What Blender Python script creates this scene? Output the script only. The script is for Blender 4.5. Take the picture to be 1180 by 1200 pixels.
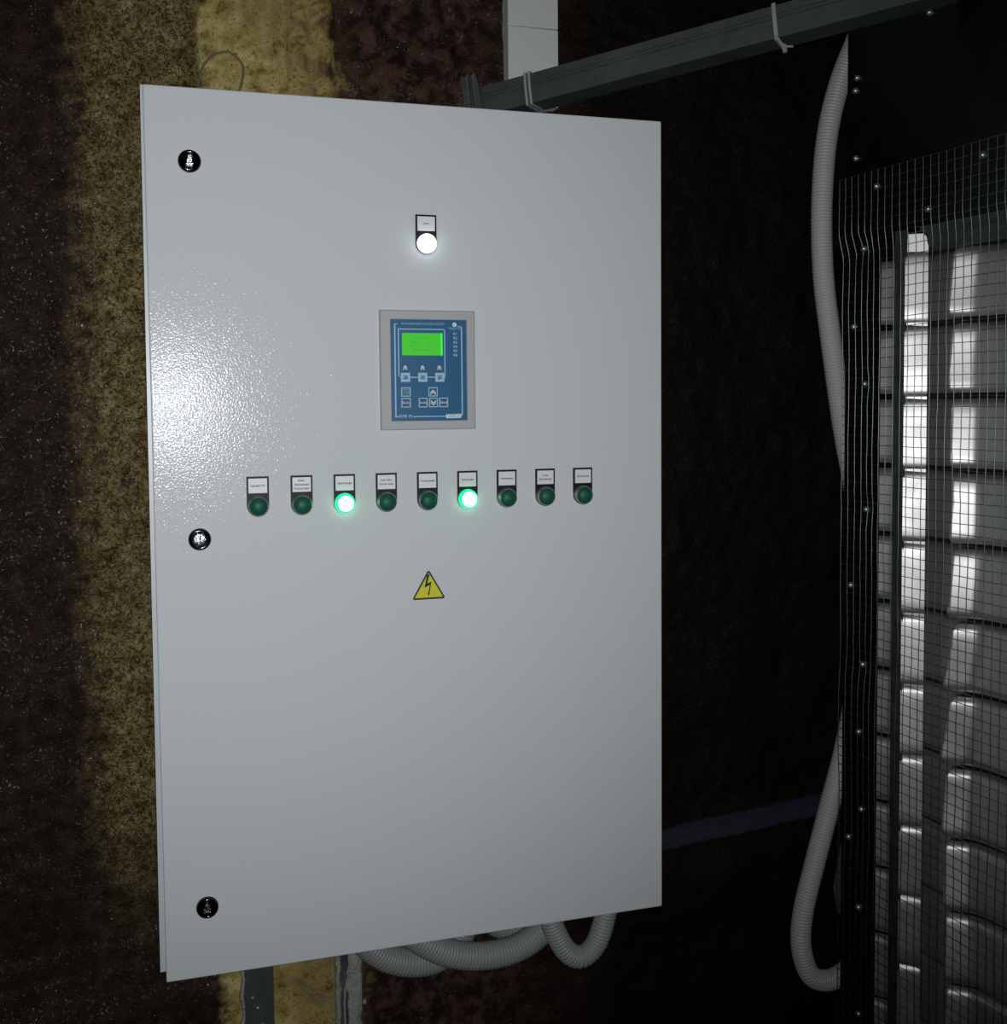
import bpy, math, random
from mathutils import Vector, Matrix, noise

random.seed(7)
for o in list(bpy.data.objects):
    bpy.data.objects.remove(o, do_unlink=True)
scene = bpy.context.scene
COL = scene.collection

# ------------------------------------------------------------------ camera
cam_d = bpy.data.cameras.new('camera')
cam_d.sensor_width = 36.0
cam_d.lens = 1297.25 / 1200.0 * 36.0
cam_d.shift_y = -55.0 / 1200.0
cam_d.clip_start = 0.02
cam = bpy.data.objects.new('camera', cam_d)
COL.objects.link(cam)
cx_ = Vector((0.955827, -0.293792, -0.008993))
cy_ = Vector((0.024836, 0.050240, 0.998428))
cz_ = Vector((-0.292878, -0.954548, 0.055317))
CAM = Vector((0.01225, -1.27798, 1.50090))
cam.matrix_world = Matrix(((cx_.x, cy_.x, cz_.x, CAM.x), (cx_.y, cy_.y, cz_.y, CAM.y),
                           (cx_.z, cy_.z, cz_.z, CAM.z), (0, 0, 0, 1)))
scene.camera = cam

# ------------------------------------------------------------------ world: an unlit room
world = bpy.data.worlds.new('unlit_room')
scene.world = world
world.use_nodes = True
world.node_tree.nodes['Background'].inputs[0].default_value = (0.55, 0.75, 0.85, 1)
world.node_tree.nodes['Background'].inputs[1].default_value = 0.0012

# ------------------------------------------------------------------ the phone's flash beside the lens
fl_d = bpy.data.lights.new('camera_flash', 'SPOT')
fl_d.energy = 43.0
fl_d.color = (0.955, 0.985, 1.0)
fl_d.shadow_soft_size = 0.006
fl_d.spot_size = math.radians(95)
fl_d.spot_blend = 1.0
fl = bpy.data.objects.new('camera_flash', fl_d)
COL.objects.link(fl)
fl.location = CAM + cx_ * 0.003 + cy_ * 0.002
aim = Vector((0.19, 0.0, 1.50)) - fl.location
fl.rotation_euler = aim.to_track_quat('-Z', 'Y').to_euler()

# ------------------------------------------------------------------ exposure
vs = scene.view_settings
vs.view_transform = 'Standard'
vs.look = 'None'
vs.exposure = 0.0
vs.gamma = 1.0
vs.use_curve_mapping = False

# ------------------------------------------------------------------ helpers
def tag(o, label=None, cat=None, group=None, kind=None):
    if label: o['label'] = label
    if cat: o['category'] = cat
    if group: o['group'] = group
    if kind: o['kind'] = kind
    return o

WORLD = {}          # object name -> world origin

def link(name, data, origin, parent=None):
    o = bpy.data.objects.new(name, data)
    COL.objects.link(o)
    origin = Vector(origin)
    if parent is not None:
        o.parent = parent
        o.location = origin - WORLD[parent.name]
    else:
        o.location = origin
    WORLD[o.name] = origin
    return o

def empty(name, origin):
    o = link(name, None, origin)
    o.empty_display_size = 0.05
    return o

class MB:
    def __init__(self):
        self.v = []; self.f = []
    def add(self, vs_, fs_):
        b = len(self.v)
        self.v += [tuple(p) for p in vs_]
        self.f += [tuple(i + b for i in f) for f in fs_]
        return self
    def box(self, x0, x1, y0, y1, z0, z1):
        v = [(x, y, z) for x in (x0, x1) for y in (y0, y1) for z in (z0, z1)]
        return self.add(v, [(0, 1, 3, 2), (4, 6, 7, 5), (0, 4, 5, 1), (2, 3, 7, 6), (0, 2, 6, 4), (1, 5, 7, 3)])
    def prism(self, pts, y0, y1, ch=0.0):
        """polygon in XZ (counter-clockwise seen from -Y), front face at y0, back at y1"""
        n = len(pts)
        v = [(x, y0, z) for x, z in pts] + [(x, y1, z) for x, z in pts]
        f = [tuple(range(n)), tuple(range(2 * n - 1, n - 1, -1))]
        for i in range(n):
            j = (i + 1) % n
            f.append((j, i, n + i, n + j))
        return self.add(v, f)
    def lathe(self, x, z, prof, n=28):
        """prof: list of (radius, y) from the front centre backwards, around the Y axis"""
        rows = []
        v = []
        for r, y in prof:
            if r < 1e-7:
                rows.append([len(v)]); v.append((x, y, z))
            else:
                rows.append(list(range(len(v), len(v) + n)))
                v += [(x + r * math.cos(2 * math.pi * k / n), y, z + r * math.sin(2 * math.pi * k / n)) for k in range(n)]
        f = []
        for a, b in zip(rows[:-1], rows[1:]):
            for k in range(n):
                k2 = (k + 1) % n
                if len(a) == 1 and len(b) == 1: continue
                if len(a) == 1: f.append((a[0], b[k], b[k2]))
                elif len(b) == 1: f.append((a[k], b[0], a[k2]))
                else: f.append((a[k], b[k], b[k2], a[k2]))
        return self.add(v, f)
    def tube(self, path, radii, n=8, cap=True):
        path = [Vector(p) for p in path]
        if not isinstance(radii, (list, tuple)): radii = [radii] * len(path)
        m = len(path)
        v = []; f = []
        t0 = (path[1] - path[0]).normalized()
        up = Vector((0, 0, 1)) if abs(t0.z) < 0.9 else Vector((0, 1, 0))
        a = t0.cross(up).normalized()
        for i, p in enumerate(path):
            t = (path[min(i + 1, m - 1)] - path[max(i - 1, 0)]).normalized()
            a = (a - t * a.dot(t)).normalized()
            b = t.cross(a)
            for k in range(n):
                w = 2 * math.pi * k / n
                v.append(p + (a * math.cos(w) + b * math.sin(w)) * radii[i])
        for i in range(m - 1):
            for k in range(n):
                k2 = (k + 1) % n
                f.append((i * n + k, i * n + k2, (i + 1) * n + k2, (i + 1) * n + k))
        if cap:
            f.append(tuple(range(n - 1, -1, -1)))
            f.append(tuple(range((m - 1) * n, m * n)))
        return self.add(v, f)
    def data(self, name, mat, origin=(0, 0, 0), smooth=False):
        me = bpy.data.meshes.new(name)
        ox, oy, oz = origin
        me.from_pydata([(x - ox, y - oy, z - oz) for x, y, z in self.v], [], self.f)
        me.materials.append(mat)
        if smooth:
            me.polygons.foreach_set('use_smooth', [True] * len(me.polygons))
            if smooth == 'auto':
                try: me.set_sharp_from_angle(angle=math.radians(35))
                except Exception: pass
        me.update()
        return me
    def build(self, name, mat, parent=None, origin=None, smooth=False, bevel=0.0):
        if origin is None:
            origin = WORLD[parent.name] if parent is not None else (0, 0, 0)
        o = link(name, self.data(name, mat, origin, smooth), origin, parent)
        if bevel:
            b = o.modifiers.new('bevel', 'BEVEL')
            b.width = bevel; b.segments = 2; b.limit_method = 'ANGLE'
        return o

def catmull(pts, step):
    P = [Vector(p) for p in pts]
    P = [P[0] * 2 - P[1]] + P + [P[-1] * 2 - P[-2]]
    dense = []
    for i in range(1, len(P) - 2):
        for k in range(40):
            t = k / 40.0
            a, b, c, d = P[i - 1], P[i], P[i + 1], P[i + 2]
            dense.append(0.5 * (2 * b + (c - a) * t + (2 * a - 5 * b + 4 * c - d) * t * t + (3 * b - a - 3 * c + d) * t ** 3))
    dense.append(P[-2])
    out = [dense[0]]; acc = 0.0
    for a, b in zip(dense[:-1], dense[1:]):
        L = (b - a).length
        while acc + L >= step and L > 0:
            r = (step - acc) / L
            a = a.lerp(b, r); out.append(a); L = (b - a).length; acc = 0.0
        acc += L
    return out

def sstep(a, b, x):
    t = max(0.0, min(1.0, (x - a) / (b - a)))
    return t * t * (3 - 2 * t)

def text_mesh(s, size, align='CENTER', squeeze=1.0, bold=0.0):
    cu = bpy.data.curves.new('lettering', 'FONT')
    cu.body = s; cu.size = size; cu.align_x = align; cu.align_y = 'CENTER'
    cu.resolution_u = 2
    cu.offset = size * bold
    o = bpy.data.objects.new('lettering', cu)
    COL.objects.link(o)
    dg = bpy.context.evaluated_depsgraph_get()
    me = bpy.data.meshes.new_from_object(o.evaluated_get(dg))
    bpy.data.objects.remove(o, do_unlink=True)
    bpy.data.curves.remove(cu)
    me.transform(Matrix.Rotation(math.pi / 2, 4, 'X') @ Matrix.Diagonal((squeeze, 1, 1, 1)))
    return me

def text(name, s, size, mat, origin, parent, align='CENTER', squeeze=1.0, bold=0.0):
    me = text_mesh(s, size, align, squeeze, bold)
    me.materials.clear(); me.materials.append(mat)
    return link(name, me, origin, parent)

# ------------------------------------------------------------------ materials
def new_mat(name):
    m = bpy.data.materials.new(name); m.use_nodes = True
    nt = m.node_tree
    return m, nt, nt.nodes['Principled BSDF']

def mat(name, col, rough=0.5, metal=0.0, emit=None, estr=0.0, spec=0.5, coat=0.0,
        bump=None, vary=None):
    m, nt, p = new_mat(name)
    p.inputs['Base Color'].default_value = (*col, 1)
    p.inputs['Roughness'].default_value = rough
    p.inputs['Metallic'].default_value = metal
    p.inputs['Specular IOR Level'].default_value = spec
    p.inputs['Coat Weight'].default_value = coat
    if emit:
        p.inputs['Emission Color'].default_value = (*emit, 1)
        p.inputs['Emission Strength'].default_value = estr
    tc = nt.nodes.new('ShaderNodeTexCoord')
    if vary:        # (scale, amount): mottled base colour and roughness
        n = nt.nodes.new('ShaderNodeTexNoise'); n.inputs['Scale'].default_value = vary[0]
        n.inputs['Detail'].default_value = 4
        nt.links.new(tc.outputs['Object'], n.inputs['Vector'])
        mx = nt.nodes.new('ShaderNodeMix'); mx.data_type = 'RGBA'
        mx.inputs['A'].default_value = tuple(c * (1 - vary[1]) for c in col) + (1,)
        mx.inputs['B'].default_value = tuple(min(1, c * (1 + vary[1])) for c in col) + (1,)
        nt.links.new(n.outputs['Fac'], mx.inputs['Factor'])
        nt.links.new(mx.outputs['Result'], p.inputs['Base Color'])
        mr = nt.nodes.new('ShaderNodeMapRange')
        mr.inputs['From Min'].default_value = 0.3; mr.inputs['From Max'].default_value = 0.7
        mr.inputs['To Min'].default_value = rough * 0.88; mr.inputs['To Max'].default_value = min(1, rough * 1.12)
        nt.links.new(n.outputs['Fac'], mr.inputs['Value'])
        nt.links.new(mr.outputs['Result'], p.inputs['Roughness'])
    if bump:        # (scale, height in metres)
        n = nt.nodes.new('ShaderNodeTexNoise'); n.inputs['Scale'].default_value = bump[0]
        n.inputs['Detail'].default_value = 2
        nt.links.new(tc.outputs['Object'], n.inputs['Vector'])
        b = nt.nodes.new('ShaderNodeBump'); b.inputs['Strength'].default_value = 1.0
        b.inputs['Distance'].default_value = bump[1]
        nt.links.new(n.outputs['Fac'], b.inputs['Height'])
        nt.links.new(b.outputs['Normal'], p.inputs['Normal'])
    return m

M = {}
M['powder'] = mat('grey_powder_coat', (0.61, 0.640, 0.655), 0.12, spec=0.13, bump=(430, 0.00024))
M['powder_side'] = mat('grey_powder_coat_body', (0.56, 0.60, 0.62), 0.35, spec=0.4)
M['gasket'] = mat('black_door_gasket', (0.01, 0.01, 0.01), 0.8)
M['black_plastic'] = mat('black_plastic', (0.007, 0.007, 0.008), 0.5, spec=0.25)
M['card'] = mat('white_legend_card', (0.74, 0.74, 0.76), 0.45)
M['ink'] = mat('black_print', (0.02, 0.02, 0.02), 0.6)
M['bezel'] = mat('dark_chrome_bezel', (0.55, 0.57, 0.57), 0.38, metal=1.0)
M['lens'] = mat('dark_green_lens', (0.004, 0.095, 0.05), 0.5, spec=0.35)
M['lens_lit'] = mat('lit_green_lens', (0.1, 0.6, 0.3), 0.3, emit=(0.50, 1.0, 0.74), estr=6.0)
M['skirt_lit'] = mat('lit_green_lens_rim', (0.01, 0.3, 0.12), 0.3, emit=(0.0, 1.0, 0.33), estr=1.3)
M['lens_white'] = mat('lit_white_lens', (0.9, 0.9, 0.9), 0.3, emit=(0.80, 0.88, 1.0), estr=2.4)
M['chrome_dark'] = mat('black_chrome', (0.055, 0.06, 0.065), 0.12, metal=1.0)
M['chrome'] = mat('bright_zinc', (0.75, 0.76, 0.78), 0.22, metal=1.0, bump=(900, 0.0006))
M['ctl_housing'] = mat('beige_grey_plastic', (0.42, 0.41, 0.41), 0.5)
M['ctl_face'] = mat('blue_membrane', (0.005, 0.102, 0.235), 0.42)
M['ctl_face_dark'] = mat('dark_blue_key', (0.005, 0.070, 0.155), 0.42)
M['print'] = mat('pale_blue_print', (0.34, 0.55, 0.72), 0.5)
M['print_white'] = mat('white_print', (0.72, 0.78, 0.84), 0.5)
M['lcd'] = mat('green_lcd', (0.03, 0.2, 0.02), 0.3, emit=(0.045, 0.46, 0.02), estr=0.85)
M['lcd_edge'] = mat('lcd_backlight_edge', (0.03, 0.4, 0.02), 0.3, emit=(0.0, 1.0, 0.01), estr=0.95)
M['lcd_ink'] = mat('lcd_characters', (0.01, 0.12, 0.01), 0.5, emit=(0.02, 0.27, 0.015), estr=0.8)
M['yellow'] = mat('yellow_vinyl', (0.66, 0.62, 0.03), 0.45)
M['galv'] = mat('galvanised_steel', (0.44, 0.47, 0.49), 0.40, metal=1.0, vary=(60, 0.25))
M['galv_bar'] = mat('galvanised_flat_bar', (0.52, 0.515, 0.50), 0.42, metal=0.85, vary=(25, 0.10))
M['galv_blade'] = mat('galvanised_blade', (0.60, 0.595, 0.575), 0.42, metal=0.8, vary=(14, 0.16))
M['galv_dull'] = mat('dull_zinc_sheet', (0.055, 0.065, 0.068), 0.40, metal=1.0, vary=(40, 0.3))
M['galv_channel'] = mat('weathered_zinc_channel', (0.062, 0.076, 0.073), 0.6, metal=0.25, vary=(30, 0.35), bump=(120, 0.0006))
M['wire'] = mat('zinc_wire', (0.30, 0.32, 0.33), 0.38, metal=1.0)
M['screw'] = mat('zinc_screw', (0.50, 0.53, 0.55), 0.35, metal=0.8)
M['conduit'] = mat('white_corrugated_plastic', (0.50, 0.50, 0.49), 0.42)
M['conduit_grey'] = mat('grey_corrugated_plastic', (0.27, 0.295, 0.285), 0.5)
M['trunking'] = mat('white_plastic_trunking', (0.66, 0.67, 0.67), 0.5)
M['tie'] = mat('white_nylon', (0.34, 0.36, 0.38), 0.5)
M['dry_foam'] = mat('dry_foam_smear', (0.30, 0.31, 0.26), 0.7, bump=(200, 0.003), vary=(50, 0.35))
M['cable'] = mat('grey_cable_sheath', (0.13, 0.125, 0.09), 0.6)
M['void'] = mat('dark_backing', (0.01, 0.011, 0.011), 0.8)
M['concrete'] = mat('dark_concrete', (0.06, 0.055, 0.05), 0.9, vary=(6, 0.4), bump=(40, 0.003))

# sprayed foam wall: brown paint over yellow foam, left bare in a column behind the cabinet
def foam_mat():
    m, nt, p = new_mat('sprayed_foam_wall')
    N, L = nt.nodes, nt.links
    tc = N.new('ShaderNodeTexCoord')
    sx = N.new('ShaderNodeSeparateXYZ'); L.new(tc.outputs['Object'], sx.inputs[0])
    def nz(scale, detail=3, rough=0.6, dist=0.0):
        n = N.new('ShaderNodeTexNoise'); n.inputs['Scale'].default_value = scale
        n.inputs['Detail'].default_value = detail; n.inputs['Distortion'].default_value = dist; n.inputs['Roughness'].default_value = rough
        L.new(tc.outputs['Object'], n.inputs['Vector']); return n.outputs['Fac']
    def ma(op, a, b=None, c=None):
        n = N.new('ShaderNodeMath'); n.operation = op
        for i, q in enumerate((a, b, c)):
            if q is None: continue
            if isinstance(q, (int, float)): n.inputs[i].default_value = q
            else: L.new(q, n.inputs[i])
        return n.outputs[0]
    def mr(v, a, b, c=0.0, d=1.0):
        n = N.new('ShaderNodeMapRange'); n.interpolation_type = 'SMOOTHSTEP'
        for k, q in (('From Min', a), ('From Max', b), ('To Min', c), ('To Max', d)):
            n.inputs[k].default_value = q
        L.new(v, n.inputs['Value']); return n.outputs['Result']
    def mix(f, a, b):
        n = N.new('ShaderNodeMix'); n.data_type = 'RGBA'
        L.new(f, n.inputs['Factor'])
        for k, q in (('A', a), ('B', b)):
            if isinstance(q, tuple): n.inputs[k].default_value = (*q, 1)
            else: L.new(q, n.inputs[k])
        return n.outputs['Result']
    X, Z = sx.outputs['X'], sx.outputs['Z']
    n_big = nz(9); n_mid = nz(45, 4); n_fine = nz(200, 3, 0.65, 1.2); n_sp = nz(420, 2)
    Xw = ma('ADD', X, ma('ADD', ma('MULTIPLY', ma('SUBTRACT', n_big, 0.5), 0.06), ma('MULTIPLY', ma('SUBTRACT', n_mid, 0.5), 0.055)))
    left = mr(Xw, -0.115, -0.045)
    right = mr(ma('ADD', Xw, ma('MULTIPLY', ma('SUBTRACT', n_mid, 0.5), 0.08)), 0.225, 0.272, 1.0, 0.0)
    core = ma('MULTIPLY', left, right)
    # overspray dots, with crevice shade put into the colour: dense left of the bare column, sparse inside it
    clean = mr(Xw, 0.055, 0.085)
    dots = mr(n_fine, 0.40, 0.58)
    bare = ma('MULTIPLY', core, ma('MAXIMUM', ma('MULTIPLY', clean, 0.92), ma('ADD', ma('MULTIPLY', dots, 0.40), 0.05)))
    bare = ma('MULTIPLY', bare, mr(n_mid, 0.30, 0.42, 0.45, 1.0))
    low = ma('MAXIMUM', mr(Z, 0.72, 1.05), clean)
    bare = ma('MULTIPLY', bare, low)
    # lower part is browner
    pits = mr(nz(230, 2), 0.60, 0.68)
    foam = mix(mr(n_mid, 0.35, 0.7), (0.36, 0.26, 0.075), (0.66, 0.54, 0.22))
    foam = mix(ma('MULTIPLY', pits, 0.8), foam, (0.07, 0.04, 0.012))
    foam = mix(ma('MULTIPLY', mr(n_big, 0.5, 0.62), 0.35), foam, (0.30, 0.20, 0.07))
    paint = mix(mr(n_mid, 0.35, 0.7), (0.015, 0.0075, 0.005), (0.034, 0.0175, 0.0115))
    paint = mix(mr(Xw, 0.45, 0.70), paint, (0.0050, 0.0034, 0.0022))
    paint = mix(ma('MULTIPLY', mr(n_sp, 0.62, 0.72), 0.35), paint, (0.06, 0.038, 0.020))
    crust = ma('MULTIPLY', mr(Xw, 0.165, 0.195), mr(n_mid, 0.42, 0.58))
    foam = mix(ma('MULTIPLY', crust, 0.75), foam, (0.20, 0.145, 0.075))
    lump = ma('MULTIPLY', mr(X, 0.22, 0.28), mr(X, 0.40, 0.54, 1.0, 0.0))
    paint = mix(ma('MULTIPLY', lump, mr(n_mid, 0.42, 0.62)), paint, (0.075, 0.036, 0.024))
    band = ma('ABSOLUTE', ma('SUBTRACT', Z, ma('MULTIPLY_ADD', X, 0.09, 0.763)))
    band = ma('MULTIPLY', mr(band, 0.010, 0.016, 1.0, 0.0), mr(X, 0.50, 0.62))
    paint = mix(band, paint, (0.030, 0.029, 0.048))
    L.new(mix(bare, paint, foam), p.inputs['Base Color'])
    rg = mr(bare, 0.1, 0.6, 0.52, 0.85)
    wet = ma('MULTIPLY', mr(nz(240, 2), 0.54, 0.62), mr(X, 0.40, 0.66, 1.0, 0.12))
    L.new(ma('ADD', ma('MULTIPLY', wet, 0.46), 0.12), p.inputs['Specular IOR Level'])
    rg = ma('SUBTRACT', rg, ma('MULTIPLY', wet, 0.38))
    L.new(rg, p.inputs['Roughness'])
    h = ma('ADD', ma('MULTIPLY', n_mid, 0.5), ma('ADD', ma('MULTIPLY', n_fine, 0.55), ma('MULTIPLY', n_sp, 0.15)))
    b = N.new('ShaderNodeBump'); b.inputs['Strength'].default_value = 1.0
    b.inputs['Distance'].default_value = 0.0042
    L.new(h, b.inputs['Height']); L.new(b.outputs['Normal'], p.inputs['Normal'])
    return m
M['foam'] = foam_mat()

# ------------------------------------------------------------------ the setting: foam wall and floor
def ridge_z(x):
    return 0.763 + 0.09 * x

def wall_y(x, z):
    y = 0.266
    y -= 1.1 * max(0.0, -0.14 - x) ** 2
    zr = ridge_z(x)
    y -= 0.045 * sstep(zr + 0.03, zr - 0.06, z)
    y -= 0.013 * math.exp(-((z - zr) / 0.016) ** 2)
    p = Vector((x, 0.0, z))
    y -= 0.007 * noise.noise(p * 11) + 0.0035 * noise.noise(p * 45 + Vector((3, 1, 2)))
    y -= 0.0022 * abs(noise.noise(p * 110 + Vector((9, 4, 0))))
    if z > 1.8:
        y += 0.010 * math.exp(-((x - 0.072) / 0.005) ** 2)
        y += 0.011 * math.exp(-((x - 0.252 - 0.003 * math.sin(z * 60)) / 0.0035) ** 2)
        # hardened run of foam
        w = noise.noise(Vector((z * 25, 0, 0))) * 0.006
        y -= 0.016 * math.exp(-((x - 0.178 - w) / 0.012) ** 2) * sstep(1.925, 1.945, z)
        y -= 0.013 * sstep(0.185, 0.205, x) * sstep(0.256, 0.244, x) * (0.6 + 1.3 * noise.noise(p * 62))
        # lumpy painted foam right of it
        y -= 0.013 * max(0.0, noise.noise(p * 38)) * sstep(0.26, 0.30, x) * sstep(0.52, 0.40, x)
    return y

def lines(a, b, fa, fb, coarse, fine):
    out = []; t = a
    while t < b - 1e-6:
        out.append(t)
        t += fine if fa <= t < fb else coarse
    return out + [b]

xs = lines(-0.80, 1.90, -0.30, 1.12, 0.03, 0.006)
zs = lines(0.0, 2.60, 0.58, 2.10, 0.03, 0.006)
g = MB()
nx = len(xs)
g.v = [(x, wall_y(x, z), z) for z in zs for x in xs]
g.f = [(j * nx + i, j * nx + i + 1, (j + 1) * nx + i + 1, (j + 1) * nx + i)
       for j in range(len(zs) - 1) for i in range(nx - 1)]
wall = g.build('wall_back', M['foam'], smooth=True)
tag(wall, 'dark brown sprayed foam wall with bare yellow foam column behind cabinet', 'wall', kind='structure')

fl_ = MB().box(-2.6, 3.2, -2.6, 0.6, -0.06, 0.0).build('floor', M['concrete'])
tag(fl_, 'dark concrete floor below the cabinet and shutter', 'floor', kind='structure')

# ------------------------------------------------------------------ the control cabinet
W, ZB, ZT = 0.6138, 0.85, 1.85
cab = empty('control_cabinet', (W / 2, 0.13, ZB))
tag(cab, 'light grey wall-mounted steel control cabinet with lamps, display and three locks', 'cabinet')

# body: a box open at the front with folded front flange
b = MB()
bx0, bx1, bz0, bz1, by0, by1 = -0.0065, W - 0.003, ZB + 0.003, ZT + 0.0048, 0.021, 0.262
b.box(bx0, bx1, by1 - 0.002, by1, bz0, bz1)
b.box(bx0, bx0 + 0.0016, by0, by1 - 0.002, bz0, bz1)
b.box(bx1 - 0.0016, bx1, by0, by1 - 0.002, bz0, bz1)
b.box(bx0 + 0.0016, bx1 - 0.0016, by0, by1 - 0.002, bz0, bz0 + 0.0016)
b.box(bx0 + 0.0016, bx1 - 0.0016, by0, by1 - 0.002, bz1 - 0.0016, bz1)
b.box(bx0 + 0.0016, bx0 + 0.02, by0, by0 + 0.0016, bz0 + 0.0016, bz1 - 0.0016)
b.box(bx1 - 0.02, bx1 - 0.0016, by0, by0 + 0.0016, bz0 + 0.0016, bz1 - 0.0016)
b.v = [(x - 0.0 + (0.0034 * (z - bz0) / (bz1 - bz0) if x < 0.1 else 0.0), y, z) for x, y, z in b.v]
b.build('body', M['powder_side'], cab)
gk = MB()
gk.box(0.003, W - 0.006, 0.0185, 0.0208, ZB + 0.006, ZT - 0.006)
gk.build('gasket', M['gasket'], cab)

# door: folded pan with softly rounded edges
d = MB().box(0.0, W, 0.0, 0.0184, ZB, ZT)
door = d.build('door', M['powder'], cab, bevel=0.0016)
door['label'] = 'light grey textured powder-coated door'

# quarter-turn locks
def lock(x, z, kind):
    p = MB()
    p.lathe(x, z, [(0.0078, -0.0012), (0.0082, -0.0042), (0.0098, -0.0052), (0.0116, -0.0040), (0.0125, -0.0012), (0.0125, 0.001)], 40)
    o = p.build('door_lock', M['chrome_dark'], cab, origin=(x, 0, z), smooth=True)
    q = MB()
    if kind == 'key':
        q.lathe(x, z, [(0, -0.0034), (0.0058, -0.0034), (0.0070, -0.0026), (0.0078, -0.0014), (0.0078, 0.0)], 32)
        o2 = q.build('lock_cylinder', M['chrome'], o, smooth='auto')
        s = MB().box(x - 0.0007, x + 0.0007, -0.0037, -0.0030, z - 0.0034, z + 0.0034)
        s.build('keyhole', M['black_plastic'], o)
        o['label'] = 'black chrome lock ring around a bright key cylinder'
    else:
        q.lathe(x, z, [(0, -0.0010), (0.0045, -0.0012), (0.0078, -0.0022), (0.0079, 0.0)], 32)
        q.build('lock_recess', M['chrome_dark'], o, smooth='auto')
        s = MB()
        s.lathe(x, z, [(0, -0.0050), (0.0026, -0.0050), (0.0034, -0.0040), (0.0036, -0.0012)], 20)
        sg = 0.004
        s.prism([(x - sg, z - 0.0052), (x + sg * 0.8, z - 0.0056), (x + sg * 0.9, z - 0.0026), (x - sg, z - 0.0022)], -0.0040, -0.0012)
        s.prism([(x - sg * .6, z + 0.0026), (x + sg * 0.7, z + 0.0022), (x + sg * 0.2, z + 0.0064), (x - sg * .2, z + 0.0064)], -0.0034, -0.0012)
        s.build('double_bit_insert', M['chrome'], o, smooth='auto')
        o['label'] = 'black chrome quarter-turn lock'
    return o
lock(0.0469, 1.7697, 'bright')
lock(0.0481, 1.3525, 'key')
lock(0.0467, 0.9312, 'dark')

# indicator lamps: legend plate with rounded foot, card, bezel, lens
PW, PH = 0.0248, 0.0455
def plate_pts(w, h):
    r = w / 2
    pts = [(-r, 0.0), (-r, -(h - r))]
    for k in range(1, 16):
        a = math.pi + math.pi * k / 16
        pts.append((r * math.cos(a), -(h - r) + r * math.sin(a)))
    pts += [(r, -(h - r)), (r, 0.0)]
    return pts
me_plate = MB().prism(plate_pts(PW, PH), -0.0022, 0.0002).data('indicator_lamp', M['black_plastic'])
me_card = MB().box(-0.0104, 0.0104, -0.0027, -0.0020, -0.0188, -0.0022).data('legend_card', M['card'])
LZ = -(PH - PW / 2) - 0.0006
me_bezel = MB().lathe(0, LZ, [(0.0094, -0.0088), (0.0100, -0.0096), (0.0107, -0.0088), (0.0110, -0.0050), (0.0120, -0.0040), (0.0120, -0.0020)], 36).data('bezel', M['bezel'], smooth='auto')
me_lens = {}
for key, mm in (('off', 'lens'), ('green', 'lens_lit'), ('white', 'lens_white')):
    me_lens[key] = MB().lathe(0, LZ, [(0, -0.0132), (0.0035, -0.0129), (0.0066, -0.0118), (0.0088, -0.0098), (0.0096, -0.0078)], 36).data('lens', M[mm], smooth=True)
me_skirt = MB().lathe(0, LZ, [(0.0090, -0.0102), (0.0104, -0.0099), (0.0112, -0.0085), (0.0115, -0.0040), (0.0118, -0.0030)], 36).data('lens_rim', M['skirt_lit'], smooth=True)
me_bigw = MB().lathe(0, LZ, [(0, -0.0150), (0.0045, -0.0146), (0.0082, -0.0128), (0.0105, -0.0100), (0.0113, -0.0070), (0.0113, -0.0030)], 36).data('lens', M['lens_white'], smooth=True)

def lamp(x, ztop, state, words, label):
    o = link('indicator_lamp', me_plate, (x, 0, ztop), cab)
    o['label'] = label
    link('legend_card', me_card, (x, 0, ztop), o)
    n = len(words)
    for k, w in enumerate(words):
        zz = ztop - 0.0105 + ((n - 1) / 2 - k) * 0.0046
        text('legend_text', w, 0.0032, M['ink'], (x, -0.00274, zz), o, squeeze=min(1.0, 0.0165 / (0.00185 * max(1, len(w)))), bold=0.02)
    if state == 'white':
        link('lens', me_bigw, (x, 0, ztop), o)
    elif state == 'green':
        link('lens_rim', me_skirt, (x, 0, ztop), o)
        link('lens', me_lens['green'], (x, 0, ztop), o)
    else:
        link('bezel', me_bezel, (x, 0, ztop), o)
        link('lens', me_lens['off'], (x, 0, ztop), o)
    return o

lamp(0.3117, 1.7222, 'white', ['Сеть'], 'white lamp, lit, alone above the display')
ROW = [('off', ['Аварий-Стоп']), ('off', ['Вент.', 'Вентиляция', 'Отключена']), ('green', ['Циркуляция']),
       ('off', ['Авар. Вент.', 'Отключена']), ('off', ['Охлаждение']), ('green', ['Проветрив.']),
       ('off', ['Увлажнен.']), ('off', ['Откр.', 'Вентиляция']), ('off', ['Вытяжная'])]
ORD = ['leftmost', 'second', 'third', 'fourth', 'fifth', 'sixth', 'seventh', 'eighth', 'rightmost']
for k, (st, wd) in enumerate(ROW):
    lamp(0.1127 + k * 0.04918, 1.4212, st, wd,
         '%s lamp of the row of nine, %s' % (ORD[k], 'glowing green' if st == 'green' else 'dark green lens, unlit'))

# programmable controller with display and keys
CX, CZ = 0.3114, 1.5410
def cl(px, py):      # drawing units of the front plate -> metres on the door
    return CX + ((px - 97) / 788.0 - 0.5) * 0.1140, CZ + (0.5 - (py - 97) / 993.0) * 0.1397
hx, hz = 0.0570, 0.0699
h = MB()
x0, z1 = cl(181, 170); x1, z0 = cl(815, 1018)
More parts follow.
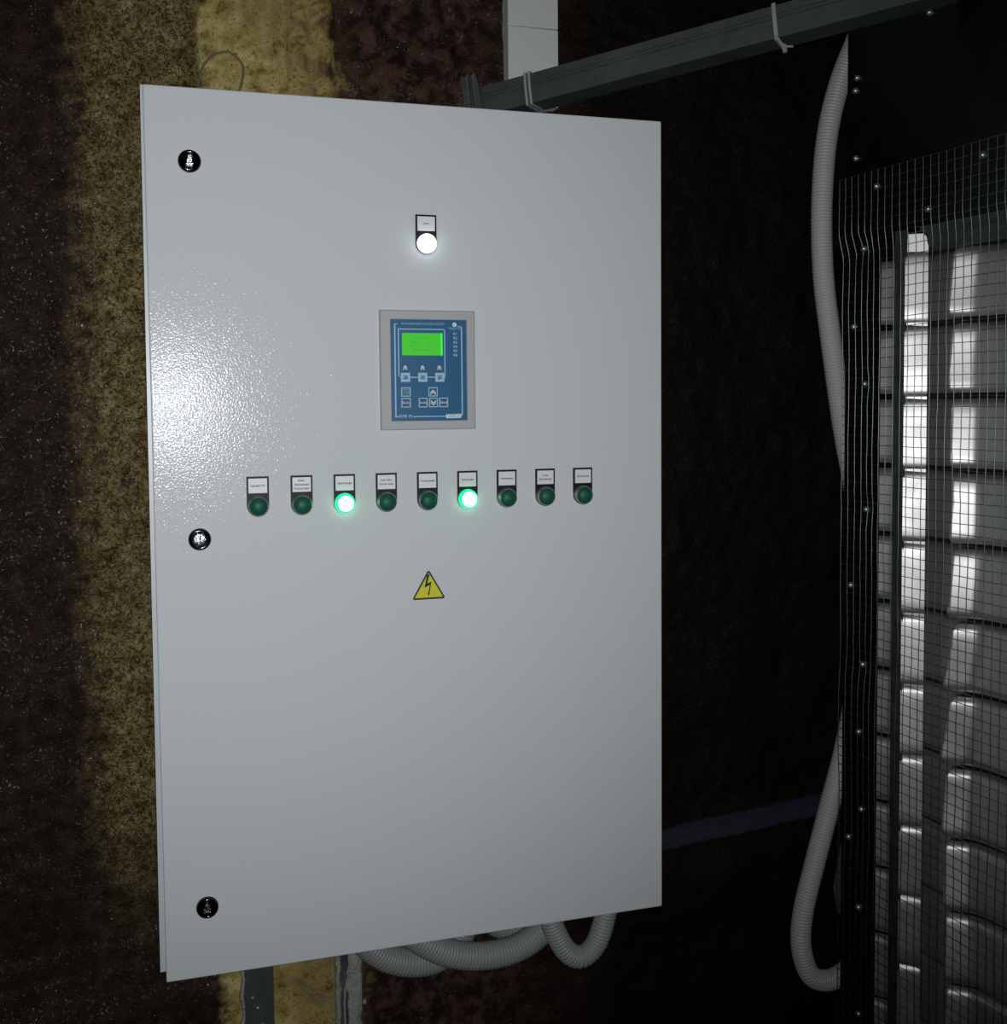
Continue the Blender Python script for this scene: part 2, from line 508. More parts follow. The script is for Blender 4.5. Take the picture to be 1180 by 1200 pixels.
# frame of four bars around the face
o_ = [(CX - hx, CZ - hz), (CX + hx, CZ - hz), (CX + hx, CZ + hz), (CX - hx, CZ + hz)]
i_ = [(x0, z0), (x1, z0), (x1, z1), (x0, z1)]
rings = [[(x, 0.0005, z) for x, z in o_], [(x, -0.0052, z) for x, z in o_],
         [(x + (0.0014 if x < CX else -0.0014), -0.0064, z + (0.0014 if z < CZ else -0.0014)) for x, z in o_],
         [(x, -0.0064, z) for x, z in i_], [(x, -0.0040, z) for x, z in i_]]
for r in rings: h.v += r
for r in range(4):
    for k in range(4):
        k2 = (k + 1) % 4
        h.f.append((r * 4 + k, r * 4 + k2, (r + 1) * 4 + k2, (r + 1) * 4 + k))
h.f.append((16, 17, 18, 19))
ctl = h.build('controller', M['ctl_housing'], cab, origin=(CX, 0, CZ))
ctl['label'] = 'beige-framed controller with blue front and green display'
MB().box(x0 + .0004, x1 - .0004, -0.0052, -0.0040, z0 + .0004, z1 - .0004).build('front_membrane', M['ctl_face'], ctl)
YF = -0.0052
def rect(px0, py0, px1, py1, t=0.0003):
    ax, az = cl(px0, py1); bx, bz = cl(px1, py0)
    return MB().box(ax, bx, YF - t, YF, az, bz)
def frame(px0, py0, px1, py1, w, t=0.0003, sides='LRTB'):
    ax, az = cl(px0, py1); bx, bz = cl(px1, py0)
    m = MB()
    if 'L' in sides: m.box(ax, ax + w, YF - t, YF, az, bz)
    if 'R' in sides: m.box(bx - w, bx, YF - t, YF, az, bz)
    if 'B' in sides: m.box(ax + w, bx - w, YF - t, YF, az, az + w)
    if 'T' in sides: m.box(ax + w, bx - w, YF - t, YF, bz - w, bz)
    return m
# outer printed line with gaps
ol = MB()
for seg in ((213, 210, 224, 985), (224, 208, 240, 215), (768, 230, 778, 980), (740, 224, 768, 231), (224, 975, 246, 983), (362, 975, 625, 983), (764, 973, 778, 981)):
    q = rect(*seg); ol.add(q.v, q.f)
ol.build('printed_border', M['print'], ctl)
dl = MB()
for seg in ((243, 250, 252, 652), (252, 250, 626, 258), (626, 258, 634, 660), (340, 648, 404, 656), (484, 648, 546, 656), (243, 645, 262, 652), (622, 655, 634, 662)):
    q = rect(*seg); dl.add(q.v, q.f)
dl.build('printed_display_border', M['print'], ctl)
tx, tz = cl(450, 211)
text('printed_title', 'ПРОГРАММИРУЕМЫЙ ЛОГИЧЕСКИЙ КОНТРОЛЛЕР', 0.0033, M['print'], (tx, YF - 0.0003, tz), ctl, squeeze=0.62)
# screen
scr = rect(277, 286, 611, 470, 0.0006).build('display', M['lcd'], ctl)
scr['label'] = 'backlit green liquid crystal display'
rect(598, 286, 611, 470, 0.0008).build('display_edge_glow', M['lcd_edge'], ctl)
for s, px, py in (('* СИСТЕМА *', 440, 328), ('Темп.  1.  1  1  1.', 430, 363), ('Вл. Уст. 1 1.1  Вл.  1', 440, 395), ('Вентиляция', 440, 425)):
    ax, az = cl(px, py)
    text('display_text', s, 0.0042, M['lcd_ink'], (ax, YF - 0.00075, az), ctl, squeeze=0.82)
# arrows above function keys
def chevron(px, py, w, hh, up=True, n=2, step=16):
    m = MB()
    for k in range(n):
        yy = py + k * step
        s = -1 if up else 1
        pts = [(px - w, yy - s * hh / 2), (px, yy + s * hh / 2), (px + w, yy - s * hh / 2), (px + w, yy - s * hh / 2 + 10), (px, yy + s * hh / 2 + 10), (px - w, yy - s * hh / 2 + 10)]
        pp = [cl(*q) for q in pts]
        a = [pp[0], pp[5], pp[4], pp[1]]; c = [pp[1], pp[4], pp[3], pp[2]]
        m.prism(a, YF - 0.0004, YF); m.prism(c, YF - 0.0004, YF)
    return m
for px in (300, 443, 583):
    chevron(px, 560, 16, 16).build('printed_arrow', M['print_white'], ctl)
def key(px0, py0, px1, py1, w=0.0011, label=None, size=0.0042, sq=1.0):
    k = frame(px0, py0, px1, py1, w, 0.0005)
    q = rect(px0 + 4, py0 + 4, px1 - 4, py1 - 4, 0.00025)
    ax, az = cl((px0 + px1) / 2, (py0 + py1) / 2)
    k.build('key_frame', M['print'], ctl)
    q.build('key', M['ctl_face_dark'], ctl)
    if label:
        n = len(label)
        for i, s in enumerate(label):
            text('key_text', s, size, M['print_white'] if n == 1 else M['print'], (ax, YF - 0.0004, az + ((n - 1) / 2 - i) * size * 0.85), ctl, squeeze=sq)
for i, px in enumerate((264, 406, 548)):
    key(px, 615, px + 75, 690, 0.0030, ['F%d' % (i + 1)], 0.0040)
key(264, 736, 342, 812, 0.0011, ['ПУСК', 'СТОП'], 0.0042, 0.75)
key(264, 825, 342, 902, 0.0011, ['Выб.'], 0.0046, 0.9)
key(408, 824, 482, 902, 0.0011, ['Выход'], 0.0046, 0.7)
key(495, 824, 566, 902, 0.0011)
key(578, 824, 652, 902, 0.0011, ['Ввод'], 0.0046, 0.85)
key(490, 736, 566, 812, 0.0011)
chevron(528, 765, 22, 20).build('printed_arrow', M['print_white'], ctl)
chevron(530, 852, 22, 20, up=False).build('printed_arrow', M['print_white'], ctl)
# relay numbers beside the display, emblem and its name, model and maker's badge
for i in range(6):
    ax, az = cl(720, 290 + i * 35.5)
    text('printed_number', 'K%d' % (i + 1), 0.0042, M['print_white'], (ax, YF - 0.0003, az), ctl)
ax, az = cl(714, 213)
MB().lathe(ax, az, [(0, YF - 0.0004), (0.0026, YF - 0.0004), (0.0026, YF)], 24).build('printed_emblem', M['print_white'], ctl)
MB().lathe(ax - 0.0006, az, [(0, YF - 0.0006), (0.0011, YF - 0.0006), (0.0011, YF - 0.0004)], 16).build('printed_emblem_dot', M['print'], ctl)
ax, az = cl(713, 246)
text('printed_emblem_text', 'РАБОТА', 0.0036, M['print'], (ax, YF - 0.0003, az), ctl)
ax, az = cl(299, 977)
text('printed_model', 'ПЛК 73', 0.0046, M['print_white'], (ax, YF - 0.0003, az), ctl)
bp = [cl(*q) for q in ((640, 962), (628, 978), (640, 996), (762, 994), (764, 960))]
MB().prism(bp, YF - 0.0004, YF).build('printed_badge', M['print_white'], ctl)
ax, az = cl(700, 978)
text('printed_badge_text', 'ОВЕН', 0.0046, M['ctl_face'], (ax, YF - 0.0006, az), ctl, squeeze=1.3)

# warning triangle
def rtri(x, zb, zt, w, r):
    P = [Vector((x - w / 2, zb)), Vector((x + w / 2, zb)), Vector((x, zt))]
    c = (P[0] + P[1] + P[2]) / 3
    out = []
    for i in range(3):
        a = (P[i - 1] - P[i]).normalized(); b_ = (P[(i + 1) % 3] - P[i]).normalized()
        bis = (a + b_).normalized(); half = math.acos(max(-1, min(1, a.dot(b_)))) / 2
        ctr = P[i] + bis * (r / math.sin(half))
        s = ctr + (a - bis * a.dot(bis)).normalized() * 0
        n1 = Vector((a.y, -a.x)); n1 = n1 if n1.dot(bis) < 0 else -n1
        n2 = Vector((b_.y, -b_.x)); n2 = n2 if n2.dot(bis) < 0 else -n2
        for k in range(6):
            t = k / 5.0
            v = (n1.lerp(n2, t)).normalized() * r
            out.append((ctr.x + v.x, ctr.y + v.y))
    return out
wx = 0.3098
sgn = MB().prism(rtri(wx, 1.2690, 1.3050, 0.0412, 0.0018), -0.0004, 0.0001).build('warning_sign', M['ink'], cab, origin=(wx, 0, 1.27))
sgn['label'] = 'yellow triangle with black lightning bolt'
MB().prism(rtri(wx, 1.2712, 1.3010, 0.0345, 0.0003), -0.0006, -0.0003).build('yellow_field', M['yellow'], sgn)
def tp(px, py):    # sign drawing -> metres
    return wx + (px - 580) * 0.0412 / 660.0, 1.2990 - (py - 365) * 0.0265 / 410.0
bolt = [[(550, 365), (600, 365), (545, 550), (495, 610)], [(495, 610), (530, 540), (632, 500), (610, 560)],
        [(632, 500), (590, 720), (565, 720), (600, 560)], [(555, 712), (600, 708), (572, 775)]]
bm = MB()
for q in bolt:
    pp = [tp(*p) for p in q]
    ar = sum(pp[i][0] * pp[(i + 1) % len(pp)][1] - pp[(i + 1) % len(pp)][0] * pp[i][1] for i in range(len(pp)))
    if ar < 0: pp = pp[::-1]
    bm.prism(pp, -0.0008, -0.0005)
bm.build('lightning_bolt', M['ink'], sgn)

# ------------------------------------------------------------------ corrugated conduits
def conduit(name, pts, r, mat_, label, pitch=0.0046, cat='conduit', group=None):
    path = catmull(pts, pitch / 4.0)
    pr = (-0.0011, -0.0002, 0.0, -0.0004)
    radii = [r + pr[i % 4] for i in range(len(path))]
    m = MB().tube(path, radii, 16)
    o = m.build(name, mat_, None, origin=pts[0], smooth='auto')
    return tag(o, label, cat, group)

conduit('corrugated_conduit', [(1.05, 0.19, 2.22), (1.03, 0.15, 2.13), (0.992, 0.13, 2.042), (0.957, 0.13, 1.961), (0.936, 0.13, 1.881), (0.928, 0.13, 1.783),
        (0.931, 0.13, 1.686), (0.943, 0.13, 1.60), (0.966, 0.13, 1.463), (0.992, 0.13, 1.336), (1.001, 0.13, 1.208),
        (0.992, 0.13, 1.08), (0.974, 0.13, 0.985), (0.948, 0.13, 0.897), (0.924, 0.13, 0.815), (0.904, 0.13, 0.74),
        (0.902, 0.13, 0.685), (0.921, 0.13, 0.640), (0.963, 0.13, 0.632), (1.022, 0.14, 0.66), (1.08, 0.15, 0.70), (1.13, 0.16, 0.76)],
        0.0155, M['conduit'], 'long white corrugated conduit hanging loose beside the mesh-covered shutter')
GL = 'corrugated conduits looping out below the cabinet'
ZI = 0.844
conduit('corrugated_conduit', [(0.205, 0.165, ZI), (0.222, 0.165, 0.828), (0.252, 0.165, 0.783), (0.292, 0.165, 0.750), (0.342, 0.165, 0.740), (0.380, 0.165, 0.758), (0.397, 0.165, 0.80), (0.401, 0.165, ZI)],
        0.0195, M['conduit_grey'], 'grey corrugated conduit loop under the cabinet, leftmost and partly hidden', group=GL)
conduit('corrugated_conduit', [(0.278, 0.11, 0.844), (0.304, 0.11, 0.811), (0.349, 0.11, 0.779), (0.402, 0.11, 0.764), (0.456, 0.11, 0.769), (0.497, 0.11, 0.797), (0.518, 0.11, 0.844)],
        0.0185, M['conduit_grey'], 'grey corrugated conduit with wide front loop in middle below the cabinet', group=GL)
conduit('corrugated_conduit', [(0.476, 0.060, 0.846), (0.485, 0.060, 0.815), (0.503, 0.060, 0.780), (0.524, 0.060, 0.768), (0.545, 0.060, 0.782), (0.558, 0.060, 0.815), (0.563, 0.060, 0.846)],
        0.0148, M['conduit_grey'], 'narrow U-shaped grey corrugated conduit, rightmost loop below the cabinet', group=GL)
conduit('corrugated_conduit', [(0.424, 0.205, ZI), (0.428, 0.205, 0.80), (0.438, 0.205, 0.765), (0.466, 0.205, 0.748), (0.503, 0.205, 0.757), (0.530, 0.205, 0.795), (0.537, 0.205, ZI)],
        0.0150, M['conduit_grey'], 'thin grey corrugated conduit behind the wide front loop below the cabinet', group=GL)

# ------------------------------------------------------------------ galvanised uprights below the cabinet
def upright(x0, x1, yf, label, group):
    o = empty('steel_upright', ((x0 + x1) / 2, yf + 0.03, 0.0))
    tag(o, label, 'upright', group)
    return o
u1 = upright(0.0965, 0.1335, 0.186, 'narrow dark galvanised steel upright below the left part of the cabinet', 'steel uprights below the cabinet')
m = MB()
m.prism([(0.0985, 0.0), (0.1335, 0.0), (0.1335, 0.848), (0.0985, 0.848)], 0.190, 0.1915)
m.box(0.0965, 0.0985, 0.184, 0.26, 0.0, 0.848)
m.box(0.1325, 0.1345, 0.184, 0.26, 0.0, 0.848)
m.box(0.122, 0.1325, 0.1865, 0.1900, 0.0, 0.848)
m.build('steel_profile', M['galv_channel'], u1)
for (x, z, r) in ((0.107, 0.715, 0.0024), (0.1135, 0.700, 0.0028), (0.119, 0.676, 0.003)):
    MB().lathe(x, z, [(0, 0.1875), (r * 0.7, 0.1880), (r, 0.190)], 12).build('screw_head', M['screw'], u1, smooth=True)
sm = MB()
random.seed(3)
pts = [(0.0945 + 0.002 * math.sin(i * 1.7), 0.187, 0.60 + i * 0.012) for i in range(17)]
sm.tube(pts, [0.0022 + 0.0013 * random.random() for _ in pts], 7)
sm.build('foam_smear', M['dry_foam'], u1, smooth=True)

u2 = upright(0.219, 0.254, 0.186, 'pale foam-smeared steel upright below the cabinet, with cable', 'steel uprights below the cabinet')
m = MB()
m.box(0.222, 0.253, 0.192, 0.194, 0.0, 0.848)
m.box(0.220, 0.222, 0.186, 0.26, 0.0, 0.848)
m.box(0.2525, 0.2545, 0.186, 0.26, 0.0, 0.848)
m.build('steel_profile', M['galv'], u2)
random.seed(5)
def smear(x, w, z0, z1, y):
    n = int((z1 - z0) / 0.004)
    v = []; f = []
    for i in range(n + 1):
        z = z0 + (z1 - z0) * i / n
        e0 = x - w * (0.5 + 0.35 * noise.noise(Vector((z * 60, x * 99, 0))))
        e1 = x + w * (0.5 + 0.35 * noise.noise(Vector((z * 60, x * 99, 5))))
        for k in range(7):
            t = k / 6.0
            v.append((e0 + (e1 - e0) * t, y - (0.0035 + 0.002 * noise.noise(Vector((z * 90, t * 4, 1)))) * math.sin(math.pi * t), z))
    for i in range(n):
        for k in range(6):
            f.append((i * 7 + k, i * 7 + k + 1, (i + 1) * 7 + k + 1, (i + 1) * 7 + k))
    return MB().add(v, f)
smear(0.2435, 0.019, 0.55, 0.845, 0.192).build('foam_smear', M['dry_foam'], u2, smooth=True)
smear(0.2205, 0.007, 0.55, 0.845, 0.1865).build('foam_smear', M['dry_foam'], u2, smooth=True)
bl = MB()
for i in range(12):
    z = 0.60 + i * 0.020 + random.random() * 0.006
    x = random.choice((0.2185, 0.2195, 0.2550, 0.2560))
    r = 0.0018 + 0.0022 * random.random()
    MB().tube([(x, 0.188, z - r), (x, 0.186, z), (x, 0.188, z + r)], [r * 0.6, r, r * 0.5], 7).build('foam_drop', M['dry_foam'], u2, smooth=True)
cpath = catmull([(0.2405, 0.186, 0.845), (0.2375, 0.186, 0.745), (0.2310, 0.186, 0.715), (0.2285, 0.186, 0.690), (0.2290, 0.186, 0.655), (0.2285, 0.186, 0.55)], 0.006)
MB().tube(cpath, 0.0014, 8).build('cable', M['dry_foam'], u2, smooth=True)

# ------------------------------------------------------------------ white trunking above the cabinet
t = empty('cable_trunking', (0.540, 0.26, 1.925))
tag(t, 'white rectangular cable trunking on the wall above the cabinet', 'trunking')
tx0, tx1, ty0, ty1 = 0.4915, 0.5665, 0.243, 0.275
JZ = 2.0345
seg_ = MB()
def trunk_seg(za, zb_left, zb_right, za_r=None):
    s = MB()
    za_r = za if za_r is None else za_r
    v = [(tx0, ty0, za), (tx1, ty0, za_r), (tx1, ty1, za_r), (tx0, ty1, za), (tx0, ty0, zb_left), (tx1, ty0, zb_right), (tx1, ty1, zb_right), (tx0, ty1, zb_left)]
    return s.add(v, [(0, 1, 5, 4), (1, 2, 6, 5), (2, 3, 7, 6), (3, 0, 4, 7), (0, 3, 2, 1), (4, 5, 6, 7)])
trunk_seg(1.925, JZ, JZ - 0.001).build('trunking_section', M['trunking'], t, bevel=0.0008)
trunk_seg(JZ + 0.0004, 2.58, 2.58, JZ + 0.0006).build('trunking_section', M['trunking'], t, bevel=0.0008)

# ------------------------------------------------------------------ zinc channel running from the wall to the shutter
A = Vector((0.440, 0.245, 1.901)); B = Vector((0.918, -0.209, 1.973))
dirc = (B - A).normalized()
nrm = Vector((dirc.y, -dirc.x, 0)).normalized()          # horizontal, towards the camera side
if nrm.dot(CAM - A) < 0: nrm = -nrm
upv = dirc.cross(nrm).normalized()
if upv.z < 0: upv = -upv
ch = empty('steel_channel', A)
tag(ch, 'dark zinc channel crossing from the wall over the cabinet to the shutter', 'channel')
def along(s, o, u):
    return A + dirc * s + nrm * o + upv * u
CL = (B - A).length - 0.03
def bar(s0, s1, prof):
    n = len(prof)
    v = [along(s0, o, u) for o, u in prof] + [along(s1, o, u) for o, u in prof]
    f = [tuple(range(n))[::-1], tuple(range(n, 2 * n))]
    for k in range(n):
        k2 = (k + 1) % n
        f.append((k, k2, n + k2, n + k))
    return MB().add(v, f)
HC, DC, TH = 0.041, 0.040, 0.0018
c = bar(0.0, CL, [(0, 0), (0, HC), (-TH, HC), (-TH, 0)])
q = bar(0.045, CL, [(-TH, 0), (-TH, TH), (-DC, TH), (-DC, 0)]); c.add(q.v, q.f)
q = bar(0.045, CL, [(-TH, HC - TH), (-TH, HC), (-DC, HC), (-DC, HC - TH)]); c.add(q.v, q.f)
q = bar(0.0, CL, [(0.0035, 0.0), (0.0035, 0.003), (0, 0.003), (0, 0)]); c.add(q.v, q.f)
q = bar(0.0, CL, [(0.0025, HC * 0.62), (0.0025, HC * 0.70), (0, HC * 0.74), (0, HC * 0.58)]); c.add(q.v, q.f)
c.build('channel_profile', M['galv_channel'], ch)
# torn and bent end tab
random.seed(11)
v = []; f = []
n = 9
for i in range(n):
    s = -0.010 + 0.030 * i / (n - 1)
    top = 0.060 + random.uniform(-0.0035, 0.003) if i < 7 else 0.060 - 0.014 * (i - 6)
    v += [along(s, 0.004, 0.0), along(s, 0.006 + random.uniform(0, .003), top), along(s, 0.0022, 0.0), along(s, 0.0042 + random.uniform(0, .002), top - 0.001)]
for i in range(n - 1):
    a = i * 4; b_ = a + 4
    f += [(a, b_, b_ + 1, a + 1), (a + 2, a + 3, b_ + 3, b_ + 2), (a + 1, b_ + 1, b_ + 3, a + 3), (a, a + 2, b_ + 2, b_)]
f += [(0, 1, 3, 2), (4 * n - 4, 4 * n - 2, 4 * n - 1, 4 * n - 3)]
MB().add(v, f).build('torn_end_tab', M['galv_channel'], ch)
MB().add([along(-0.0115, 0.003 + 0.002 * math.sin(i * 2.1), -0.002 + i * 0.006) for i in range(9)] +
         [along(-0.0035 + 0.003 * math.sin(i * 3.3), 0.0085, -0.002 + i * 0.006) for i in range(9)] +
         [along(-0.0075, 0.0015, -0.002 + i * 0.006) for i in range(9)],
         [(i, i + 1, i + 10, i + 9) for i in range(8)] + [(i + 9, i + 10, i + 19, i + 18) for i in range(8)] + [(i + 18, i + 19, i + 1, i) for i in range(8)]
         ).build('folded_edge', M['galv_bar'], ch)

# cable ties around the channel
def tie(s, label, tail):
    o = empty('cable_tie', along(s, 0, 0))
    tag(o, label, 'cable tie', 'white cable ties on the zinc channel')
    g_ = 0.0008
    for ds in ((0.0, 0.0062) if not tail else (0.0,)):
        w = 0.0048 if tail else 0.0032
        m_ = MB()
        loop = [(g_ + 0.0035, -g_ - 0.0005), (g_ + 0.0035, HC * 0.66), (g_ + 0.0012, HC + g_), (-DC - g_, HC + g_), (-DC - g_, -g_ - 0.0005)]
        loop2 = [(o_2 + (0.0014 if o_2 > 0 else -0.0014), u + (0.0014 if u > HC / 2 else -0.0014)) for o_2, u in loop]
        k = len(loop)
        vv = [along(s + ds + sl * 0.10 * max(0, (HC - u)) * 2 * 0 + e, o_2, u) for e in (0, w) for ring in (loop, loop2) for (o_2, u) in ring for sl in (1,)]
        ff = []
        for i in range(k):
            j = (i + 1) % k
            ff += [(i, j, 2 * k + j, 2 * k + i), (k + i, 3 * k + i, 3 * k + j, k + j), (i, k + i, k + j, j), (2 * k + i, 2 * k + j, 3 * k + j, 3 * k + i)]
        m_.add(vv, ff).build('strap', M['tie'], o)
    if tail:
        p0 = along(s + 0.002, 0.006, -0.001)
        MB().tube([along(s + 0.002, 0.006, 0.002), along(s + 0.008, 0.008, -0.010), along(s + 0.014, 0.010, -0.016)], 0.0020, 6).build('tail', M['tie'], o)
        MB().tube([along(s + 0.011, 0.010, -0.013), along(s + 0.012, 0.0115, -0.022)], 0.0030, 6).build('lock_head', M['tie'], o)
        MB().tube([along(s + 0.012, 0.010, -0.015), along(s + 0.022, 0.010, -0.0175)], 0.0013, 6).build('tail', M['tie'], o)
    return o
tie(0.085, 'double white cable tie around the zinc channel, next to the trunking', False)
tie(0.425, 'white cable tie with dangling tail on the zinc channel, near the shutter', True)

# ------------------------------------------------------------------ loop of wire hanging on the bare foam
wp = catmull([(0.064, 0.245, 1.905), (0.067, 0.244, 1.921), (0.072, 0.243, 1.941), (0.085, 0.242, 1.958), (0.104, 0.242, 1.965), (0.118, 0.243, 1.958), (0.125, 0.244, 1.945), (0.121, 0.245, 1.922), (0.115, 0.248, 1.905)], 0.003)
wl = MB().tube(wp, 0.0016, 8).build('wire_loop', M['cable'], None, origin=(0.095, 0.245, 1.905), smooth=True)
tag(wl, 'thin dark wire loop lying against the yellow foam above the cabinet', 'wire')

# ------------------------------------------------------------------ louvred shutter with wire mesh
PX, PY, PA = 0.915, -0.09, math.radians(6)
PD = Vector((-math.sin(PA), math.cos(PA), 0)); PN = Vector((-math.cos(PA), -math.sin(PA), 0))
PO = Vector((PX, PY, 0))
def P3(s, off, z):
    q = PO + PD * s + PN * off
    return (q.x, q.y, z)
def pbox(m, s0, s1, o0, o1, z0, z1):
    v = [P3(s, o_2, z) for s in (s0, s1) for o_2 in (o0, o1) for z in (z0, z1)]
    return m.add(v, [(0, 1, 3, 2), (4, 6, 7, 5), (0, 4, 5, 1), (2, 3, 7, 6), (0, 2, 6, 4), (1, 5, 7, 3)])
def pprism(m, prof, z0, z1):
    n = len(prof)
    v = [P3(s, o_2, z0) for s, o_2 in prof] + [P3(s, o_2, z1) for s, o_2 in prof]
    f = [tuple(range(n)), tuple(range(2 * n - 1, n - 1, -1))]
    for k in range(n):
        k2 = (k + 1) % n
        f.append((k2, k, n + k, n + k2))
    return m.add(v, f)
def plong(m, prof, s0, s1):     # profile in (off, z) extruded along s
    n = len(prof)
    v = [P3(s0, o_2, z) for o_2, z in prof] + [P3(s1, o_2, z) for o_2, z in prof]
    f = [tuple(range(n)), tuple(range(2 * n - 1, n - 1, -1))]
    for k in range(n):
        k2 = (k + 1) % n
        f.append((k2, k, n + k, n + k2))
    return m.add(v, f)

sh = empty('louvre_shutter', P3(-0.2, -0.04, 0))
tag(sh, 'galvanised louvred fan shutter behind wire mesh, at the right', 'shutter')
S_END = -0.58
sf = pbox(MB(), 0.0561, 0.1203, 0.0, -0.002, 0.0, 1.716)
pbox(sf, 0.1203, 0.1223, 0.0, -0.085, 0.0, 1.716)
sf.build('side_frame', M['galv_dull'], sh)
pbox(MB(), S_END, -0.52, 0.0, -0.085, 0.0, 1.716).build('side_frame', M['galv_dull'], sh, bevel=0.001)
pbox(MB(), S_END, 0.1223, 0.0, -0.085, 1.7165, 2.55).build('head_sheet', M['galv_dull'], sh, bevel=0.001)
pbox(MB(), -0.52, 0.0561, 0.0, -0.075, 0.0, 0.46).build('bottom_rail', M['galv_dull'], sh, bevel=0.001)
pbox(MB(), -0.52, 0.1200, -0.080, -0.085, 0.0, 1.7165).build('back_sheet', M['void'], sh)  # dark sheet added so nothing shows through between the blades
# slanted inner head rail
hr = plong(MB(), [(-0.001, 1.7160), (-0.001, 1.7120), (-0.012, 1.7040), (-0.014, 1.6950), (-0.026, 1.6870), (-0.030, 1.6960), (-0.030, 1.7160)], -0.52, -0.012)
hr.build('head_rail', M['galv_channel'], sh)
# mullion: dark flat flange and a bright flange turned towards the room
pprism(MB(), [(0.0295, 0.0), (0.0295, -0.002), (0.0100, -0.002), (0.0100, 0.0)], 0.46, 1.7160).build('mullion_flange', M['galv'], sh)
mb_ = pprism(MB(), [(0.0128, -0.0030), (0.0136, -0.0042), (-0.0048, -0.0222), (-0.0058, -0.0212)], 0.46, 1.7100)
mb_.build('mullion_web', M['galv_bar'], sh)

# blades
PITCH = 0.0925
def blade(zc_top, k):
    sv = [0.118, 0.112, 0.105, 0.097, 0.089, 0.081, 0.073, 0.065, 0.0560, 0.045, 0.036, 0.027, 0.018, 0.008, -0.004, -0.016, -0.027, -0.036]
    sv += [-0.036 - 0.0022 * i for i in range(1, 22)]
    sv += [-0.090 - 0.012 * i for i in range(0, 36)]
    sv = [s for s in sv if s > -0.52] + [-0.52]
    H = PITCH - 0.0075
    zv = [0.0, 0.0018, 0.004, 0.0065, 0.010, 0.02, 0.035, 0.05, 0.062, 0.070, 0.0755, 0.079, 0.082, H]
    v = []
    ph = random.uniform(-1, 1)
    for dz in zv:
        z = zc_top - 0.005 - dz
        t = dz / H
        # rounded top and bottom lips, bottom leans outwards
        oz = 0.010 * t
        if dz < 0.010: oz -= 0.010 * (1 - dz / 0.010) ** 2
        if H - dz < 0.009: oz -= 0.008 * (1 - (H - dz) / 0.009) ** 2
        for s in sv:
            crest = -0.052 + 0.0035 * ph * (t - 0.5) + 0.004 * math.sin(2.2 * t + k)
            # pressed bead: rises steeply, then falls away facing the room
            u = crest - s
            if u < -0.010: be = 0.0
            elif u < 0: be = 0.028 * sstep(-0.010, 0.0, u)
            elif u < 0.019: be = 0.028 - 1.0 * u
            else: be = 0.009 * math.exp(-(u - 0.019) / 0.013)
            if s > 0.068: be += (s - 0.068) * 0.62
            v.append(P3(s, -0.046 + oz * 0.8 + be, z))
    n = len(sv)
    f = []
    for j in range(len(zv) - 1):
        for i in range(n - 1):
            f.append((j * n + i, (j + 1) * n + i, (j + 1) * n + i + 1, j * n + i + 1))
    return MB().add(v, f)
def strip_seg(z_top):
    H = PITCH - 0.0030
    zv = [0.0, 0.0012, 0.003, 0.0055, 0.009, 0.02, 0.045, 0.070, H - 0.008, H - 0.004, H - 0.0015, H]
    v = []
    for dz in zv:
        z = z_top - 0.004 - dz
        t = dz / H
        bk = -0.0015 + 0.0040 * t
        if dz < 0.009: bk -= 0.0030 * (1 - dz / 0.009) ** 2
        if H - dz < 0.008: bk -= 0.0024 * (1 - (H - dz) / 0.008) ** 2
        for w in (0.0, 0.004, 0.0135, 0.0233, 0.0273):
            v.append(P3(0.0102 - w * 0.681 - bk * 0.732 * 1.0 , 0.0012 - w * 0.732 + bk * 0.681, z))
    n = 5
    f = [(j * n + i, (j + 1) * n + i, (j + 1) * n + i + 1, j * n + i + 1) for j in range(len(zv) - 1) for i in range(n - 1)]
    return MB().add(v, f)
random.seed(21)
zt_ = 1.692
k = 0
while zt_ > 0.50:
    blade(zt_, k).build('blade', M['galv_blade'], sh, smooth=True)
    strip_seg(zt_).build('blade_end_plate', M['galv_bar'], sh, smooth=True)
    zt_ -= PITCH; k += 1

# screws with washers
for (s, z) in ((0.102, 1.928), (0.105, 1.912), (-0.026, 1.972), (0.103, 1.823), (-0.112, 1.783), (0.063, 1.779), (-0.028, 1.735), (0.086, 1.7015),
               (0.082, 1.523), (0.077, 1.356), (0.081, 1.146), (0.088, 1.052), (0.081, 0.947), (0.085, 0.809), (0.083, 0.66), (0.104, 1.60), (0.106, 1.25), (0.106, 0.90)):
    q = MB()
    n = 12; v = []
    r = 0.0042
    for (rr, oo) in ((r, 0.0), (r, 0.002), (r * 0.75, 0.0045), (0.0, 0.0055)):
        for k in range(n):
            a = 2 * math.pi * k / n
            v.append(P3(s + rr * math.cos(a), oo, z + rr * math.sin(a)))
    f = [(j * n + i, j * n + (i + 1) % n, (j + 1) * n + (i + 1) % n, (j + 1) * n + i) for j in range(3) for i in range(n)]
    q.add(v, f).build('screw_head', M['screw'], sh, smooth=True)
# foot bracket behind the edge
bv = [P3(0.123, -0.020, 0.98), P3(0.165, -0.022, 0.80), P3(0.166, -0.030, 0.762), P3(0.123, -0.050, 0.745)]
bv += [tuple(Vector(q_) + Vector((0.0015, 0.001, 0))) for q_ in bv]
MB().add(bv, [(0, 1, 2, 3), (7, 6, 5, 4), (0, 4, 5, 1), (1, 5, 6, 2), (2, 6, 7, 3), (3, 7, 4, 0)]).build('bracket_plate', M['galv_channel'], sh)

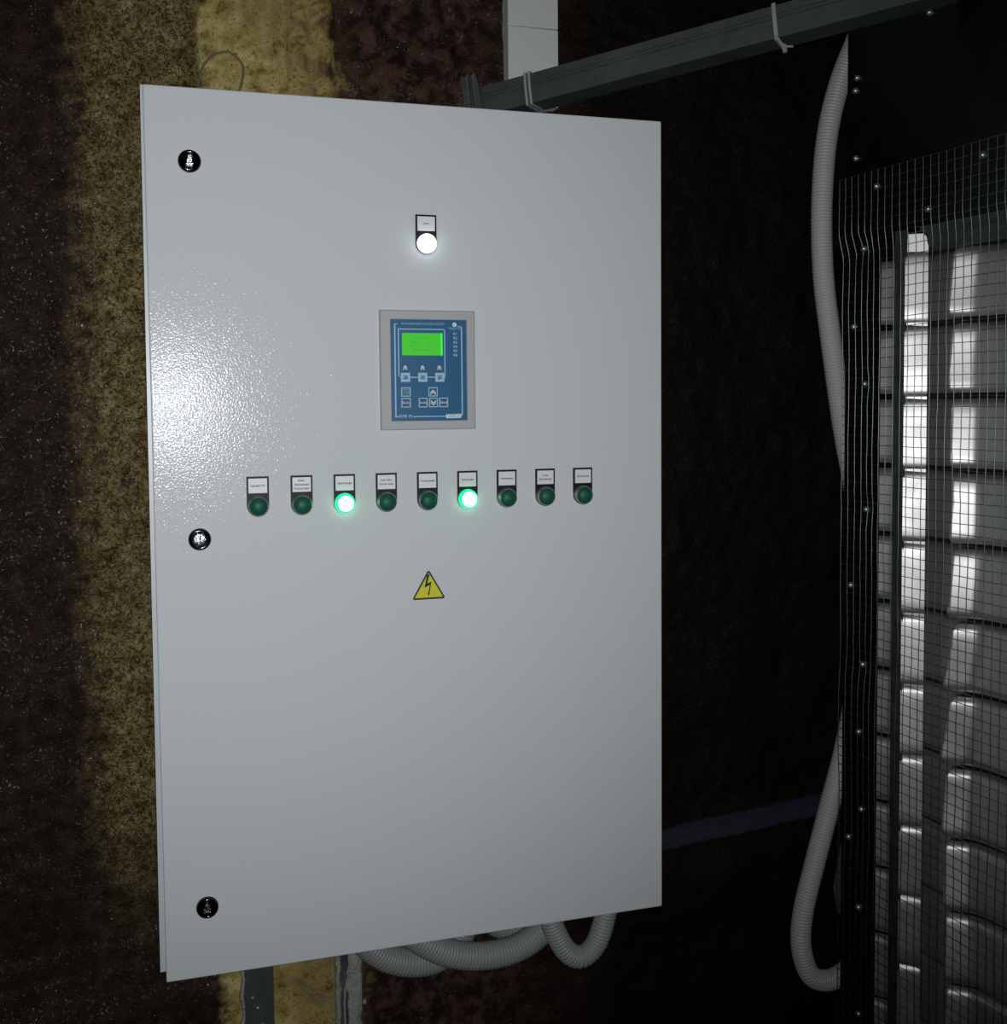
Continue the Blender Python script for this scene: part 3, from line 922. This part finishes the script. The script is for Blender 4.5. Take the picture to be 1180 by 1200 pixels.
# welded wire mesh screwed over the opening
def mesh_off(s, z):
    o_2 = 0.0105 - (0.0035 + 0.0050 * sstep(0.04, 0.09, s)) * sstep(1.728, 1.688, z)
    o_2 += 0.0020 * sstep(1.60, 1.15, z) * (0.6 + 0.4 * math.sin(z * 9))
    o_2 += 0.0025 * noise.noise(Vector((s * 9, z * 7, 0))) + 0.0008 * noise.noise(Vector((s * 60, z * 60, 3)))
    for (ss, zz) in ((0.086, 1.7015), (0.082, 1.523), (0.077, 1.356), (0.081, 1.146)):
        o_2 -= 0.004 * math.exp(-((s - ss) ** 2 + (z - zz) ** 2) / 0.00025)
    return max(0.0012, o_2)
def mesh_s(s, z):
    return s + 0.0012 * noise.noise(Vector((s * 25, z * 14, 8)))
CELL = 0.0127
nS = int((0.1245 - (-0.56)) / CELL)
nZ = int((1.7975 - 0.42) / CELL)
wm = MB()
R = 0.00055
def thin(path):
    n = 4; v = []; f = []
    m_ = len(path)
    for i, p in enumerate(path):
        t = (Vector(path[min(i + 1, m_ - 1)]) - Vector(path[max(i - 1, 0)])).normalized()
        a = PN - t * t.dot(PN); a.normalize(); b_ = t.cross(a)
        for k in range(n):
            w = math.pi / 4 + k * math.pi / 2
            v.append(Vector(p) + (a * math.cos(w) + b_ * math.sin(w)) * R)
    for i in range(m_ - 1):
        for k in range(n):
            k2 = (k + 1) % n
            f.append((i * n + k, i * n + k2, (i + 1) * n + k2, (i + 1) * n + k))
    wm.add(v, f)
for i in range(nS + 1):
    s = 0.1245 - i * CELL
    thin([P3(mesh_s(s, z), mesh_off(s, z) + 0.0006, z) for z in [1.7975 - j * CELL for j in range(nZ + 1)]])
for j in range(nZ + 1):
    z = 1.7975 - j * CELL
    thin([P3(mesh_s(s, z), mesh_off(s, z) - 0.0005, z + 0.0008 * noise.noise(Vector((s * 20, z * 20, 1)))) for s in [0.1245 - i * CELL for i in range(nS + 1)]])
wmo = wm.build('wire_mesh', M['wire'], sh, smooth=True)
wmo['kind'] = 'stuff'
wmo['label'] = 'square welded wire mesh'
